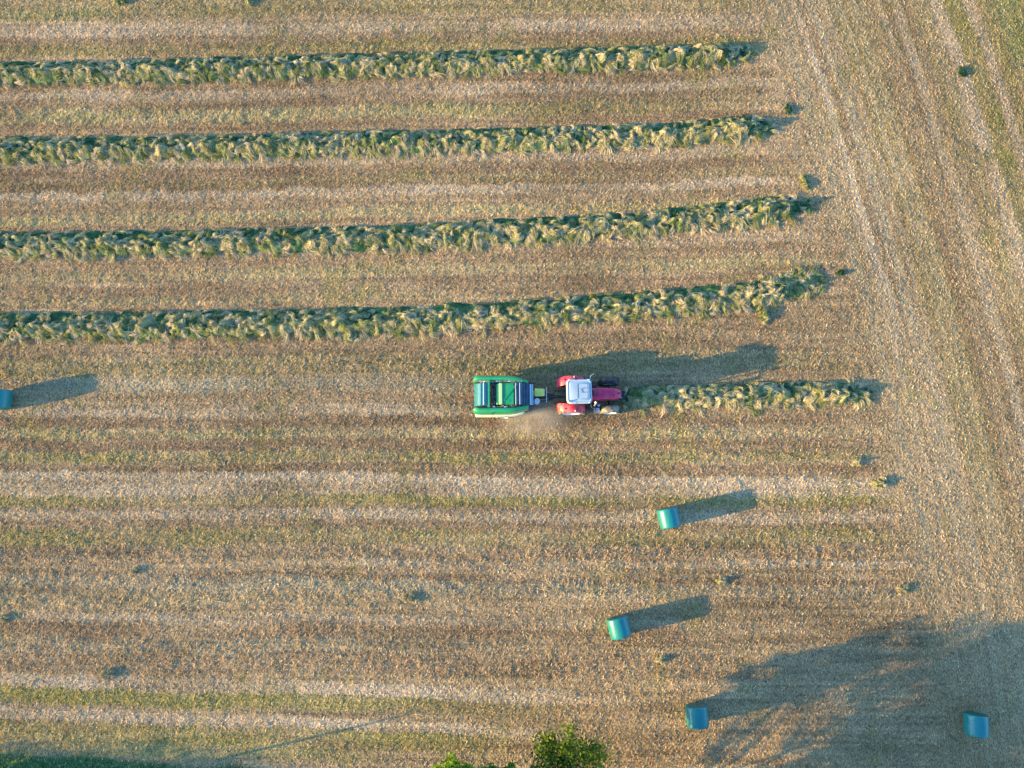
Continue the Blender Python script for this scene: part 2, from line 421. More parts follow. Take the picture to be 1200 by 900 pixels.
# ------------------------------------------------------------------ windrows and clumps of cut grass
HT = [np.array((.48, .41, .22)), np.array((.42, .38, .18)), np.array((.26, .27, .10)), np.array((.13, .18, .065)), np.array((.56, .45, .27))]
def heap_mesh(name, spine, width, height, wisps_per_m, rs, fray=.12, tan=.62, close_l=False, close_r=True):
    """a ridge of cut grass: lumpy body along a spine [(x, y)] with curved wisps of grass laid over it"""
    rg = np.random.RandomState(rs)
    sp = np.array(spine, float)
    seg = np.hypot(*np.diff(sp, axis=0).T); s_ = np.concatenate([[0], np.cumsum(seg)]); Ltot = s_[-1]
    def P(s):
        return np.interp(s, s_, sp[:, 0]), np.interp(s, s_, sp[:, 1])
    def prof(s, t):
        """height of the body at arclength s, cross position t (-1..1)"""
        e = np.ones_like(s)
        ew = np.ones_like(s)
        if close_r:
            ew = ew * np.sqrt(np.clip((Ltot - s) / (width * 1.5), 0.0, 1))
            e = e * (.22 + .78 * sstep(width * (.5 if Ltot > 5 else .2), width * (1.1 if Ltot > 5 else .5), Ltot - s)) * np.clip((Ltot - s) / .15, 0, 1)
            e = e * (1 + .35 * np.exp(-((Ltot - s - width * 1.7) / (width * .6)) ** 2))
        if close_l: q = np.sqrt(np.clip(s / (width * 1.0), 0.0, 1)); e = e * q; ew = ew * q
        x, y = P(s)
        yy = y + t * width
        lump = .42 + .72 * noise(x, yy, .62, rs % 13 + 50) + .5 * (noise(x, yy, .27, rs % 11 + 60) - .5) + .3 * (noise(x, yy, 1.5, rs % 7 + 70) - .5)
        tc = -.28                                            # crest lies nearer the lower side
        ts = np.where(t < tc, (tc - t) / (1 + tc), (t - tc) / (1 - tc))
        cross = np.clip(1 - ts ** 1.5, 0, 1)
        return height * lump * cross * e, ew
    ns, ntt = max(int(Ltot / .07), 12), 25
    S_, T_ = np.meshgrid(np.linspace(0, Ltot, ns), np.linspace(-1, 1, ntt), indexing='ij')
    S_, T_ = S_.ravel(), T_.ravel()
    hz, e = prof(S_, T_)
    x, y = P(S_)
    wv = .78 + .44 * noise(x, y * 0 + np.sign(T_) * 3, 1.1, rs % 17)
    yv = y + T_ * width * .5 * 1.0 * wv * (.25 + .75 * e) * 2 * .5 * 2 * .5
    yv = y + T_ * width * .5 * wv * (.2 + .8 * e)
    bodyV = np.stack([x, yv, hz - .02], 1)
    mixg = noise(x, yv, .6, 80)[:, None]
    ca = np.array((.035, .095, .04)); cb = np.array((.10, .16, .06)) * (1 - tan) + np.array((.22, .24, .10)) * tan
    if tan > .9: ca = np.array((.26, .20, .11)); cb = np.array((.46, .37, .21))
    if tan < .2: ca = np.array((.02, .075, .045)); cb = np.array((.04, .11, .05))  # darkest tufts: the look of their shaded side put into the colour
    mixg = np.clip((mixg - .5) * 1.6 + .35 + .35 * (tan > .9) - .35 * (T_[:, None] > .35), 0, 1)  # upper flank darkened: its shade is painted into the body green
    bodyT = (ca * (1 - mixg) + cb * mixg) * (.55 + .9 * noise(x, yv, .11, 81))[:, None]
    endg = .8 * (1 - sstep(width * .4, width * 1.3, Ltot - S_))[:, None] * (Ltot > 5)  # tip tint: green grass, with the shaded end painted in as well
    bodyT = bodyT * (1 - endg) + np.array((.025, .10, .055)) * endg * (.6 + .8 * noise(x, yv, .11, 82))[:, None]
    gi = np.arange(ns * ntt).reshape(ns, ntt)
    bodyF = np.stack([gi[:-1, :-1].ravel(), gi[1:, :-1].ravel(), gi[1:, 1:].ravel(), gi[:-1, 1:].ravel()], 1)
    # wisps: bundles of strands on a shared curve
    nw = max(int(Ltot * wisps_per_m), 5); per = 30; K = 5
    ws = rg.uniform(0, Ltot, nw)
    wt = np.where(rg.rand(nw) < .72, rg.uniform(-1.0, .30, nw), rg.uniform(-1.0, .95, nw)) if Ltot > 5 else rg.uniform(-1, 1, nw)
    wa = np.where(rg.rand(nw) < .78, np.sign(wt + rg.normal(0, .25, nw)), rg.choice([1, -1], nw)) * rg.uniform(.25, 1.35, nw) + np.where(rg.rand(nw) < .22, math.pi, 0)
    wl = rg.uniform(.32, .95, nw) * min(1.0, .5 + width * .4) * min(1.0, .3 + Ltot * .35); wc = rg.normal(0, 2.2, nw)
    pk = np.array([.42 * tan, .22, .36 * (1 - tan) + .08, .34 * (1 - tan), .34 * tan]); pk /= pk.sum()
    kind = rg.choice(5, nw, p=pk)
    if tan > .9: kind = rg.choice([0, 1, 4], nw)
    wcol = np.array(HT)[kind] * (.8 if tan > .9 else 1) * rg.uniform(.8, 1.2, (nw, 1))
    if tan < .2: wcol = np.array((.035, .085, .045)) * rg.uniform(.5, 1.6, (nw, 1))  # strands of these tufts carry the same painted shade
    if Ltot > 5:
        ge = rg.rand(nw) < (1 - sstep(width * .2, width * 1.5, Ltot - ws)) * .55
        wcol[ge] = np.array((.04, .12, .055)) * rg.uniform(.6, 1.5, (int(ge.sum()), 1)); wl[ge] *= .6  # tip strands darkened too, grass green with shade worked into it
    rep = lambda a: np.repeat(a, per, axis=0)
    s0, t0, a0, l0, cv, col0 = rep(ws), rep(wt), rep(wa), rep(wl), rep(wc), rep(wcol)
    n = s0.size
    s0 = s0 + rg.normal(0, .055, n); t0 = t0 + rg.normal(0, .06, n) / (width * .5)
    a0 = a0 + rg.normal(0, .16, n); l0 = l0 * rg.uniform(.6, 1.15, n); cv = cv + rg.normal(0, .3, n)
    hz0, e0 = prof(np.clip(s0, 0, Ltot), np.clip(t0, -1, 1))
    px, py = P(np.clip(s0, 0, Ltot))
    x0, y0 = px + (s0 - np.clip(s0, 0, Ltot)), py + t0 * width * .5 * (.2 + .8 * e0)
    wdt = rg.uniform(.006, .0135, n)
    pts = np.empty((n, K, 3)); a = a0.copy(); X, Y = x0.copy(), y0.copy()
    arch = np.repeat(rg.uniform(.03, .20, nw), per) * rg.uniform(.7, 1.2, n)
    for k in range(K):
        q = k / (K - 1)
        sx = X - (px - s0)                                    # arclength again, spine is nearly straight in x
        tt = (Y - np.interp(X, sp[:, 0], sp[:, 1])) / (width * .5 * (.2 + .8 * e0))
        hz, _ = prof(np.clip(sx, 0, Ltot), np.clip(tt, -1, 1))
        pts[:, k] = np.stack([X, Y, hz * .98 + .012 + arch * math.sin(q * 2.6)], 1)
        if Ltot > 5:                                              # the rake leaves clean edges
            half = width * .5 * (.2 + .8 * np.interp(np.clip(Ltot - sx, 0, 99), [0, width * 1.5], [0, 1]))
            sy = np.interp(X, sp[:, 0], sp[:, 1]); pts[:, k, 1] = np.where(Ltot - sx > width * 1.3, sy + np.minimum(Y - sy, half * .98), Y)
        X = X + np.cos(a) * l0 / (K - 1); Y = Y + np.sin(a) * l0 / (K - 1); a = a + cv * l0 / (K - 1) * 1.6
    d = np.gradient(pts, axis=1); dn = d / np.maximum(np.linalg.norm(d, axis=2, keepdims=True), 1e-6)
    tw = rg.uniform(-1, 1, (n, 1))
    side = np.stack([-dn[:, :, 1] * np.cos(tw), dn[:, :, 0] * np.cos(tw), np.broadcast_to(np.sin(tw), dn[:, :, 0].shape)], 2)
    taper = np.array([.6, 1, 1, .8, .35])[None, :, None]
    A = pts - side * wdt[:, None, None] * taper; B = pts + side * wdt[:, None, None] * taper
    VV = np.stack([A, B], 2).reshape(n, K * 2, 3)
    base = np.arange(n)[:, None] * (K * 2)
    fs = [base + np.array([[2 * k, 2 * k + 1, 2 * k + 3, 2 * k + 2]]) for k in range(K - 1)]
    SF = np.stack(fs, 1).reshape(-1, 4)
    ST = np.repeat(col0 * rg.uniform(.75, 1.25, (n, 1)), K * 2, axis=0)
    Vall = np.concatenate([bodyV, VV.reshape(-1, 3)])
    Fall = np.concatenate([bodyF, SF + len(bodyV)]); Tall = np.concatenate([bodyT, ST])
    c0 = np.array([sp[-1, 0], sp[-1, 1], 0]) if close_l is False else np.array([sp[:, 0].mean(), sp[:, 1].mean(), 0])
    me = np_mesh(name, Vall - c0, Fall, Tall)
    o = link(name, me, M['hay']); o.location = c0
    return o
def spine_px(pts, left_ext=True):
    out_ = [at(u, v) for u, v in pts]
    if left_ext:
        (xa, ya), (xb, yb) = out_[0], out_[1]
        k = (-43 - xa) / (xb - xa); out_.insert(0, (-43.0, ya + (yb - ya) * k))
    return out_
ROWS = [
 ([(0, 86), (200, 82), (420, 76), (640, 70), (780, 66), (880, 61)],  1.66, .62, 'topmost windrow of cut grass near the upper edge of the field'),
 ([(0, 175), (200, 172), (420, 167), (640, 162), (800, 156), (905, 147)], 1.66, .62, 'second windrow of cut grass from the top, straight ridge with green tip'),
 ([(0, 286), (200, 284), (420, 279), (640, 269), (800, 257), (948, 240)], 1.70, .60, 'third windrow of cut grass from the top, tapering to a long thin right end'),
 ([(0, 382), (150, 380), (300, 378), (480, 374), (660, 363), (800, 352), (945, 335)], 1.72, .64, 'windrow of cut grass directly above the tractor, ending in a broad green tuft'),
 ([(724, 466), (800, 464), (900, 461), (1018, 459)], 1.45, .55, 'short windrow lying in front of the tractor, about to be baled'),
]
for i, (pts, w, h, lab) in enumerate(ROWS):
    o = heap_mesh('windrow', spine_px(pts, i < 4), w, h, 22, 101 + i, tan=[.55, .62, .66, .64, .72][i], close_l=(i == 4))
    tag(o, lab, 'windrow', 'windrows of cut grass waiting on the field')
CL = [  # u, v, length px, width px, height m, angle deg, tan, label
 (905, 334, 26, 30, .62, 0, .35, 'big pale and green clump bulging at the right end of the windrow above the tractor'),
 (936, 332, 46, 26, .26, 0, .22, 'dark green grass tuft at the very tip of the windrow above the tractor'),
 (895, 368, 10, 18, .2, 0, .3, 'grass clump fallen just below the tip of the windrow above the tractor'),
 (411, 392, 14, 18, .38, 0, .4, 'green clump sticking out below the middle of the windrow above the baler'),
 (1127, 86, 4, 10, .05, 0, .1, 'lone dark green tuft near the upper right corner'),
 (924, 129, 4, 9, .05, 0, .1, 'small green tuft just beyond the tip of the second windrow'),
 (943, 180, 5, 10, .2, 0, .2, 'tiny green tuft right of the field edge between second and third windrow'),
 (943, 216, 4, 14, .07, 0, .2, 'narrow green tuft standing above the tip of the third windrow'),
 (960, 244, 5, 9, .2, 0, .2, 'tiny green tuft just past the right tip of the third windrow'),
 (984, 320, 6, 5, .07, 0, .15, 'small green tuft right of the broad tuft ending the windrow above the tractor'),
 (1030, 566, 14, 10, .28, 0, .8, 'pale clump with a dark side right of the bale nearest the tractor'),
 (1003, 541, 8, 9, .22, 0, .7, 'small pale clump up left of the pale clump beside the headland'),
 (845, 681, 8, 8, .25, 0, .9, 'small straw clump between the two upper bales and the headland'),
 (774, 773, 8, 8, .25, 0, .9, 'small straw clump below the middle bale'),
 (140, 1, 14, 10, .5, 0, .3, 'dark clump cut by the upper edge, left of the middle'),
 (292, 2, 4, 10, .3, 0, .4, 'narrow clump standing in for a thin shadow at the upper edge of the picture'),  # added clump, takes the place of a thin post shadow
 (920, 460, 60, 22, .3, 0, .75, 'pale spread of hay on the lower flank of the short windrow'),
]
for i, (u, v, lp, wp, h, a, tn, lab) in enumerate(CL):
    if i in (6, 8, 16): continue
    (xa, ya), (xb, yb) = at(u - lp / 2, v), at(u + lp / 2, v)
    ppm = lp / (xb - xa)
    la, wa_ = max(lp, wp) / ppm, min(lp, wp) / ppm
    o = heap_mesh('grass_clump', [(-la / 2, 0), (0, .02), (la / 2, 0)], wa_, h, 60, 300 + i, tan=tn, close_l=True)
    o.location = ((xa + xb) / 2, ya, 0); o.rotation_euler = (0, 0, R(100 if wp > lp * 1.2 else 4))
    tag(o, lab, 'grass clump', 'loose clumps of cut grass')
# small loose straw tufts on the raked field; left-edge ones stand in for shadow tips
rs = np.random.RandomState(12)
TUF = [(157, 669), (145, 701), (204, 702), (267, 701), (304, 711), (366, 719), (3, 655), (4, 724), (30, 740), (57, 769), (256, 781),
       (300, 765), (233, 762), (400, 753), (125, 790), (20, 810), (262, 668), (330, 690), (386, 706), (70, 700), (440, 742), (480, 700),
       (540, 672), (630, 662), (725, 660), (640, 705), (700, 662), (1012, 664), (1056, 690), (1130, 705), (385, 862), (400, 868), (268, 860)]
for i, (u, v) in enumerate(TUF):
    if i % 7 != 0: continue
    hw = rs.uniform(2.5, 7)
    (xa, ya) = at(u - hw, v); (xb, yb) = at(u + hw, v + rs.uniform(-2, 2))
    o = heap_mesh('straw_tuft', [(xa, ya), ((xa + xb) / 2, ya + .01), (xb, yb)], rs.uniform(.3, .55), rs.uniform(.06, .10), 70, 500 + i, tan=.95, close_l=True)
    tag(o, 'small pale tuft of loose straw lying on the baled part of the field', 'straw tuft', 'small straw tufts on the baled ground')

# ------------------------------------------------------------------ wrapped bales
def make_bale():
    root = empty('wrapped_bale', (0, 0, 0))
    Rb, Lh = .66, .60
    bm = bmesh.new()
    prof = [(Rb - .055, -Lh + .0), (Rb - .02, -Lh + .03), (Rb - .003, -Lh + .09), (Rb, -Lh * .5), (Rb + .006, 0), (Rb, Lh * .5), (Rb - .003, Lh - .09), (Rb - .02, Lh - .03), (Rb - .055, Lh)]
    lathe_y(bm, prof, seg=56, cz=Rb, close=True)
    for v in bm.verts:                                          # sagging and soft edges
        if v.co.z < .10: v.co.z = .02 + (v.co.z) * .6
        th = math.atan2(v.co.z - Rb, v.co.x)
        k = 1 + .006 * math.sin(th * 9 + v.co.y * 3) + .004 * math.sin(th * 17 - v.co.y * 7)
        v.co.x *= k
    build('wrapping', bm, M['film'], root, smooth=True)
    for s in (-1, 1):
        bm = bmesh.new()
        prof = [(Rb - .055, s * Lh), (Rb - .10, s * (Lh + .018)), (Rb * .6, s * (Lh + .030)), (Rb * .3, s * (Lh + .034)), (.05, s * (Lh + .020)), (.01, s * (Lh + .018))]
        lathe_y(bm, prof, seg=56, cz=Rb, close=True)
        for v in bm.verts:
            if v.co.z < .10: v.co.z = .02 + (v.co.z) * .6
            th = math.atan2(v.co.z - Rb, v.co.x); rr = math.hypot(v.co.x, v.co.z - Rb)
            v.co.y += s * .008 * math.sin(th * 11 + rr * 9)
        build('end_face', bm, M['film_end'], root, smooth=True)
    return root
def copy_tree(o, parent=None):
    c = o.copy(); COL.objects.link(c); c.parent = parent
    for ch in o.children: copy_tree(ch, c)
    return c
BALES = [(784, 607, 101, 'teal wrapped round bale nearest below the tractor, with a long shadow'),
         (725.5, 735, 104, 'middle teal wrapped bale, standing left of the others in the lower field'),
         (817, 839, 93, 'darker teal wrapped bale at the left tip of the tree shadow'),
         (1144, 849, 86, 'teal wrapped bale lying fully in the tree shadow at lower right'),
         (0, 468, 87, 'wrapped bale cut by the left edge of the picture')]
proto = make_bale()
for i, (u, v, a, lab) in enumerate(BALES):
    b = proto if i == 0 else copy_tree(proto)
    x, y = at(u, v, .66)
    b.location = (x, y, 0); b.rotation_euler = (0, 0, R(a - 90)); 
    tag(b, lab, 'wrapped bale', 'round bales in teal film left on the field')

# ------------------------------------------------------------------ tractor (drives towards +x)
def wheel(parent, x, y, r, w, out_s, mat, rim_r):
    bm = bmesh.new()
    h = w / 2
    prof = [(rim_r, -h * .80), (r * .80, -h * .98), (r * .93, -h), (r * .975, -h * .75), (r * .985, 0), (r * .975, h * .75), (r * .93, h), (r * .80, h * .98), (rim_r, h * .80)]
    rings = lathe_y(bm, prof, seg=48, y_off=y, cx=x, cz=r, close=True)
    n = int(22 * r / .9) * 1
    for i in range(n):                                            # chevron lugs
        for s in (-1, 1):
            a = 2 * math.pi * (i + (0 if s > 0 else .5)) / n
            c = Vector((x + r * .99 * math.cos(a), y + s * h * .48, r + r * .99 * math.sin(a)))
            rot = Matrix.Rotation(-a, 3, 'Y') @ Matrix.Rotation(s * R(40), 3, 'X')
            q = bmesh.ops.create_cube(bm, size=1.0)
            m = Matrix.Translation(c) @ rot.to_4x4() @ Matrix.Diagonal((.05, h * 1.15, .055, 1))
            bmesh.ops.transform(bm, matrix=m, verts=q['verts'])
    t = build('tyre', bm, mat, parent, smooth=True)
    bm = bmesh.new()
    o = out_s
    lathe_y(bm, [(rim_r + .005, y - o * h * .6), (rim_r + .005, y + o * h * .84), (rim_r * .93, y + o * h * .86), (rim_r * .88, y + o * h * .55), (rim_r * .5, y + o * h * .30), (rim_r * .3, y + o * h * .42), (.02, y + o * h * .42)], seg=40, cx=x, cz=r, close=True)
    for k in range(8):
        a = 2 * math.pi * k / 8
        cyl(bm, (x + rim_r * .38 * math.cos(a), y + o * h * .36, r + rim_r * .38 * math.sin(a)), (x + rim_r * .38 * math.cos(a), y + o * h * .50, r + rim_r * .38 * math.sin(a)), .022, seg=6)
    build('rim', bm, M['rim'], t, smooth=True)
    return t
tx, ty = at(667.7, 466.5)
tr = empty('tractor', (tx, ty, 0), R(1.0))
tag(tr, 'red tractor with white cab roof pulling the green baler', 'tractor')
wheel(tr, 0, .93, .90, .52, 1, M['tyre'], .56)
wheel(tr, 0, -.93, .90, .52, -1, M['tyre_dirty'], .56)
wheel(tr, 2.50, .93, .67, .46, 1, M['tyre'], .42)
wheel(tr, 2.50, -.93, .67, .46, -1, M['tyre_dirty'], .42)
bm = bmesh.new()                                                   # chassis, axles, engine block
box(bm, (1.3, 0, .85), (2.9, .42, .42)); box(bm, (0, 0, .85), (.7, .62, .6)); cyl(bm, (0, -.75, .9), (0, .75, .9), .16); cyl(bm, (2.5, -.75, .67), (2.5, .75, .67), .10)
box(bm, (2.3, 0, 1.0), (1.5, .5, .5)); box(bm, (3.05, 0, .72), (.5, .4, .22))
build('chassis', bm, M['black'], tr, bevel=.02)
bm = bmesh.new()                                                   # hood: lofted, rounded nose
stn = [(1.08, .37, 1.94), (1.5, .375, 1.93), (2.1, .37, 1.88), (2.6, .355, 1.81), (2.9, .33, 1.74), (3.06, .27, 1.66), (3.13, .18, 1.58), (3.15, .08, 1.50)]
prev = None
for (x, w, zt) in stn:
    cs = [(-w, 1.10), (-w, zt - .17), (-w * .93, zt - .07), (-w * .72, zt - .015), (0, zt + .02), (w * .72, zt - .015), (w * .93, zt - .07), (w, zt - .17), (w, 1.10)]
    ring = [bm.verts.new((x, y, z)) for y, z in cs]
    if prev:
        for i in range(len(ring) - 1): bm.faces.new((prev[i], ring[i], ring[i + 1], prev[i + 1]))
    else: bm.faces.new(ring)
    prev = ring
bm.faces.new(prev[::-1])
hood = build('hood', bm, M['red'], tr, smooth=True)
for s in (-1, 1):
    bm = bmesh.new(); box(bm, (2.35, s * .372, 1.52), (.8, .016, .26)); build('side_grille', bm, M['black'], hood)
bm = bmesh.new(); box(bm, (3.165, 0, 1.3), (.03, .36, .34)); build('front_grille', bm, M['black'], hood, bevel=.01)
for x in (1.62, 2.62):
    bm = bmesh.new(); box(bm, (x, 0, 1.945 if x < 2 else 1.825), (.018, .60, .012)); build('hood_seam', bm, M['black'], hood)
bm = bmesh.new(); box(bm, (1.30, 0, 1.955), (.22, .34, .02)); build('air_vent', bm, M['black'], hood, bevel=.004)
for s in (-1, 1):
    bm = bmesh.new(); box(bm, (3.12, s * .18, 1.38), (.05, .12, .09)); build('headlight', bm, M['lamp'], tr, bevel=.015)
bm = bmesh.new(); box(bm, (2.95, 0, 1.745), (.16, .10, .02)); build('badge', bm, M['black'], hood, bevel=.005)
bm = bmesh.new()                                                   # front linkage and weight
box(bm, (3.30, 0, .62), (.22, .60, .30)); box(bm, (3.3, .22, .7), (.5, .07, .08)); box(bm, (3.3, -.22, .7), (.5, .07, .08))
for k in range(7): box(bm, (3.42, -.27 + k * .09, .60), (.12, .065, .34))
build('front_weight', bm, M['black'], tr, bevel=.015)
bm = bmesh.new()                                                   # cab glass body
def loft(bm, rings):
    pr = None
    for pts in rings:
        r = [bm.verts.new(p) for p in pts]
        if pr:
            for i in range(len(r)): bm.faces.new((pr[i], pr[(i + 1) % len(r)], r[(i + 1) % len(r)], r[i]))
        else: bm.faces.new(r[::-1])
        pr = r
    bm.faces.new(pr)
def rrect(x0, x1, w, z, rad, n=5):
    p = []
    for (cx_, cy_, a0) in ((x1 - rad, w - rad, 0), (x0 + rad, w - rad, 90), (x0 + rad, -w + rad, 180), (x1 - rad, -w + rad, 270)):
        for k in range(n + 1):
            a = R(a0 + 90 * k / n); p.append((cx_ + rad * math.cos(a), cy_ + rad * math.sin(a), z))
    return p
loft(bm, [rrect(-.25, 1.05, .58, 1.15, .08), rrect(-.30, 1.12, .68, 1.7, .1), rrect(-.32, .98, .62, 2.70, .12)])
cabo = build('cab', bm, M['glass'], tr, smooth=True)
for (x, y) in ((-.30, .64), (-.30, -.64), (1.05, .62), (1.05, -.62), (.35, .68), (.35, -.68)):
    bm = bmesh.new(); tube(bm, [(x, y * .93, 1.15), (x, y, 1.7), (x * .93, y * .95, 2.72)], .035); build('cab_pillar', bm, M['black'], cabo)
bm = bmesh.new()                                                   # roof: shell with raised rim and recessed centre
xa, xb = -.43, 1.14
loft(bm, [rrect(xa + .05, xb - .05, .70, 2.68, .2), rrect(xa, xb, .765, 2.76, .24), rrect(xa, xb, .765, 2.84, .24), rrect(xa + .03, xb - .03, .735, 2.90, .22), rrect(xa + .09, xb - .09, .675, 2.925, .18),
          rrect(xa + .125, xb - .125, .64, 2.90, .15), rrect(xa + .16, xb - .16, .60, 2.90, .12), rrect(xa + .20, xb - .20, .56, 2.925, .1)])
roof = build('roof', bm, M['roof_white'], tr, smooth=True)
for (x, a_, b_) in ((.255, .055, .90), (.955, .07, 1.0)):
    bm = bmesh.new(); box(bm, (x, 0, 2.938), (a_, b_, .022)); build('roof_groove', bm, M['roof_grey'], roof, bevel=.006)
bm = bmesh.new()
loft(bm, [rrect(.33, .88, .46, 2.915, .06), rrect(.34, .87, .45, 2.935, .05)])
build('roof_hatch', bm, M['roof_white'], roof, smooth=True)
bm = bmesh.new(); tube(bm, [(.70, .16, 2.97), (.46, .17, 2.975), (.38, .10, 2.975), (.38, -.03, 2.975), (.46, -.10, 2.975), (.70, -.10, 2.97)], .014); build('hatch_trim', bm, M['roof_grey'], roof)
for (x, y) in ((xa + .2, .70), (xa + .2, -.70), (xb - .2, .71), (xb - .2, -.71), (.2, -.715), (.2, .715)):
    bm = bmesh.new(); box(bm, (x, y, 2.895), (.13, .06, .03)); build('work_light', bm, M['black'] if abs(x - .2) < .01 else M['lamp'], roof, bevel=.01)
bm = bmesh.new(); cyl(bm, (-.33, -.63, 2.92), (-.33, -.63, 3.05), .05, .04); build('beacon', bm, M['yellow_green'], roof)
for s in (-1, 1):                                                  # rear fenders arch over the tyres
    bm = bmesh.new(); n = 16; pr = None
    for k in range(n + 1):
        a = R(158 - 124 * k / n); rr = 1.0
        cs = []
        for (yy, dr) in ((.60, -.12), (.62, 0), (.70, .015), (1.10, .005), (1.16, -.02), (1.19, -.07)):
            sh = .07 * max(0, math.cos(a)) ** 2 if a < R(90) else .14 * max(0, -math.cos(a)) ** 2
            cs.append(bm.verts.new(((rr + dr) * math.cos(a) * 1.0, s * (yy - sh), .9 + (rr + dr) * math.sin(a) * .97)))
        if pr:
            for i in range(len(cs) - 1): bm.faces.new((pr[i], cs[i], cs[i + 1], pr[i + 1]))
        pr = cs
    f = build('fender', bm, M['fender_red'], tr, smooth=True)
    md = f.modifiers.new('t', 'SOLIDIFY'); md.thickness = .03; md.offset = -1
    bm = bmesh.new(); box(bm, (-.42, s * .92, 1.815), (.11, .08, .05)); build('rear_lamp', bm, M['black'], f, bevel=.01)
    bm = bmesh.new(); box(bm, (.16, s * 1.08, 1.885), (.05, .12, .03)); build('marker_lamp', bm, M['lamp'], f, bevel=.01)
bm = bmesh.new(); tube(bm, [(1.45, -.62, 1.2), (1.42, -.72, 1.5), (1.38, -.74, 2.95), (1.30, -.74, 3.05)], .055, seg=12); build('exhaust', bm, M['steel'], tr)
for s in (-1, 1):                                                  # mirrors on looped arms
    bm = bmesh.new(); tube(bm, [(1.02, s * .62, 2.62), (1.12, s * 1.0, 2.66), (1.30, s * 1.12, 2.60), (1.42, s * 1.08, 2.45)], .022)
    mi = build('mirror_arm', bm, M['steel'] if s > 0 else M['black'], tr)
    bm = bmesh.new(); box(bm, (1.36, s * 1.12, 2.42), (.06, .24, .34)); build('mirror', bm, M['black'], mi, bevel=.02)
for s in (-1, 1):                                                  # steps, tank and fuel cap on the near side
    bm = bmesh.new(); box(bm, (1.25, s * .72, .75), (.9, .36, .5)); build('fuel_tank', bm, M['black'], tr, bevel=.05)
bm = bmesh.new()
for k in range(3): box(bm, (1.62, -.98 + .03 * k, .45 + .28 * k), (.36, .2, .03))
box(bm, (1.44, -.98, .75), (.03, .05, .62)); box(bm, (1.80, -.98, .75), (.03, .05, .62)); cyl(bm, (1.75, -.66, 1.0), (1.75, -.66, 1.12), .08)
build('step', bm, M['steel'], tr)
for s in (-1, 1):
    bm = bmesh.new(); pr = None
    for k in range(9):
        a = R(140 - 90 * k / 8)
        cs = [bm.verts.new((2.5 + .76 * math.cos(a), s * yy, .67 + .76 * math.sin(a))) for yy in (.74, .93, 1.14)]
        if pr:
            for i in range(2): bm.faces.new((pr[i], cs[i], cs[i + 1], pr[i + 1]))
        pr = cs
    f = build('front_mudguard', bm, M['black'] if s > 0 else M['tyre_dirty'], tr, smooth=True)
    md = f.modifiers.new('t', 'SOLIDIFY'); md.thickness = .02
bm = bmesh.new()                                                   # three point linkage and drawbar
box(bm, (-.75, 0, .5), (.9, .12, .08)); tube(bm, [(-.3, .35, .8), (-1.05, .42, .55)], .035); tube(bm, [(-.3, -.35, .8), (-1.05, -.42, .55)], .035); tube(bm, [(-.3, 0, 1.1), (-.9, 0, .9)], .03)
build('hitch', bm, M['black'], tr)

# ------------------------------------------------------------------ round baler
bx0, by0 = at(588.5, 467.3)
ba = empty('round_baler', (bx0, by0, 0), R(0.5))
tag(ba, 'green round baler with open top, towed behind the red tractor', 'baler')
def shell(s):
    """side shell: curved inwards at the front, rounded at the back, arched top"""
    bm = bmesh.new(); pr = None
    xs = [-1.78, -1.74, -1.62, -1.4, -1.0, -.5, 0, .5, .85, 1.15, 1.4, 1.58, 1.68]
    for x in xs:
        q = max(0.0, (x - .45) / 1.25)
        outy = 1.19 - .30 * q ** 1.6 - (.14 if x < -1.77 else .06 if x < -1.73 else .015 if x < -1.6 else 0)
        th = .36 - .10 * q - (.20 if x < -1.77 else .05 if x < -1.73 else 0)
        if -1.45 < x < .9: th -= .04
        iny = outy - th
        zt = 2.25 - .35 * q ** 2 - (.30 if x < -1.77 else .12 if x < -1.73 else .03 if x < -1.6 else 0)
        zb = 1.05
        cs = [(iny, 1.1), (iny, zt - .10), (iny + .05, zt - .015), (iny + th * .45, zt + .01), (outy - .10, zt - .03), (outy - .03, zt - .12), (outy, zt - .35), (outy + .02, zb)]
        ring = [bm.verts.new((x, s * y, z)) for y, z in cs]
        if pr:
            for i in range(len(ring) - 1): bm.faces.new((pr[i], ring[i], ring[i + 1], pr[i + 1]))
        else: bm.faces.new(ring)
        pr = ring
    bm.faces.new(pr[::-1])
    o = build('side_panel', bm, M['green'], ba, smooth=True)
    bm = bmesh.new(); pr = None
    for x in [-1.70, -1.66, -1.2, -.6, 0, .6, 1.0, 1.3, 1.42]:
        q = max(0.0, (x - .45) / 1.25); k = .05 if x in (-1.70, 1.42) else 0
        y = 1.24 - .28 * q ** 1.6 - k
        cs = [(y - .10, 1.22), (y + .035, 1.16), (y + .07, .95), (y + .05, .62 + k), (y - .08, .60 + k)]
        ring = [bm.verts.new((x, s * yy, z)) for yy, z in cs]
        if pr:
            for i in range(len(ring)): bm.faces.new((pr[i], ring[i], ring[(i + 1) % len(ring)], pr[(i + 1) % len(ring)]))
        else: bm.faces.new(ring)
        pr = ring
    bm.faces.new(pr[::-1])
    build('lower_panel', bm, M['cream'], o, smooth=True)
    bm = bmesh.new(); box(bm, (-.62, s * 1.20, 1.7), (.02, .03, 1.0)); build('panel_seam', bm, M['black'], o)
for s in (1, -1): shell(s)
wheel(ba, .12, 1.12, .50, .40, 1, M['tyre'], .28)
wheel(ba, .12, -1.14, .50, .40, -1, M['tyre_dirty'], .28)
bm = bmesh.new()
box(bm, (-.2, 0, .75), (2.9, 1.5, .35)); box(bm, (-.2, .76, 1.25), (2.9, .05, 1.3)); box(bm, (-.2, -.76, 1.25), (2.9, .05, 1.3)); cyl(bm, (.12, -1, .5), (.12, 1, .5), .07)
box(bm, (.25, 0, .55), (.5, 1.7, .3))
build('frame', bm, M['black'], ba, bevel=.01)
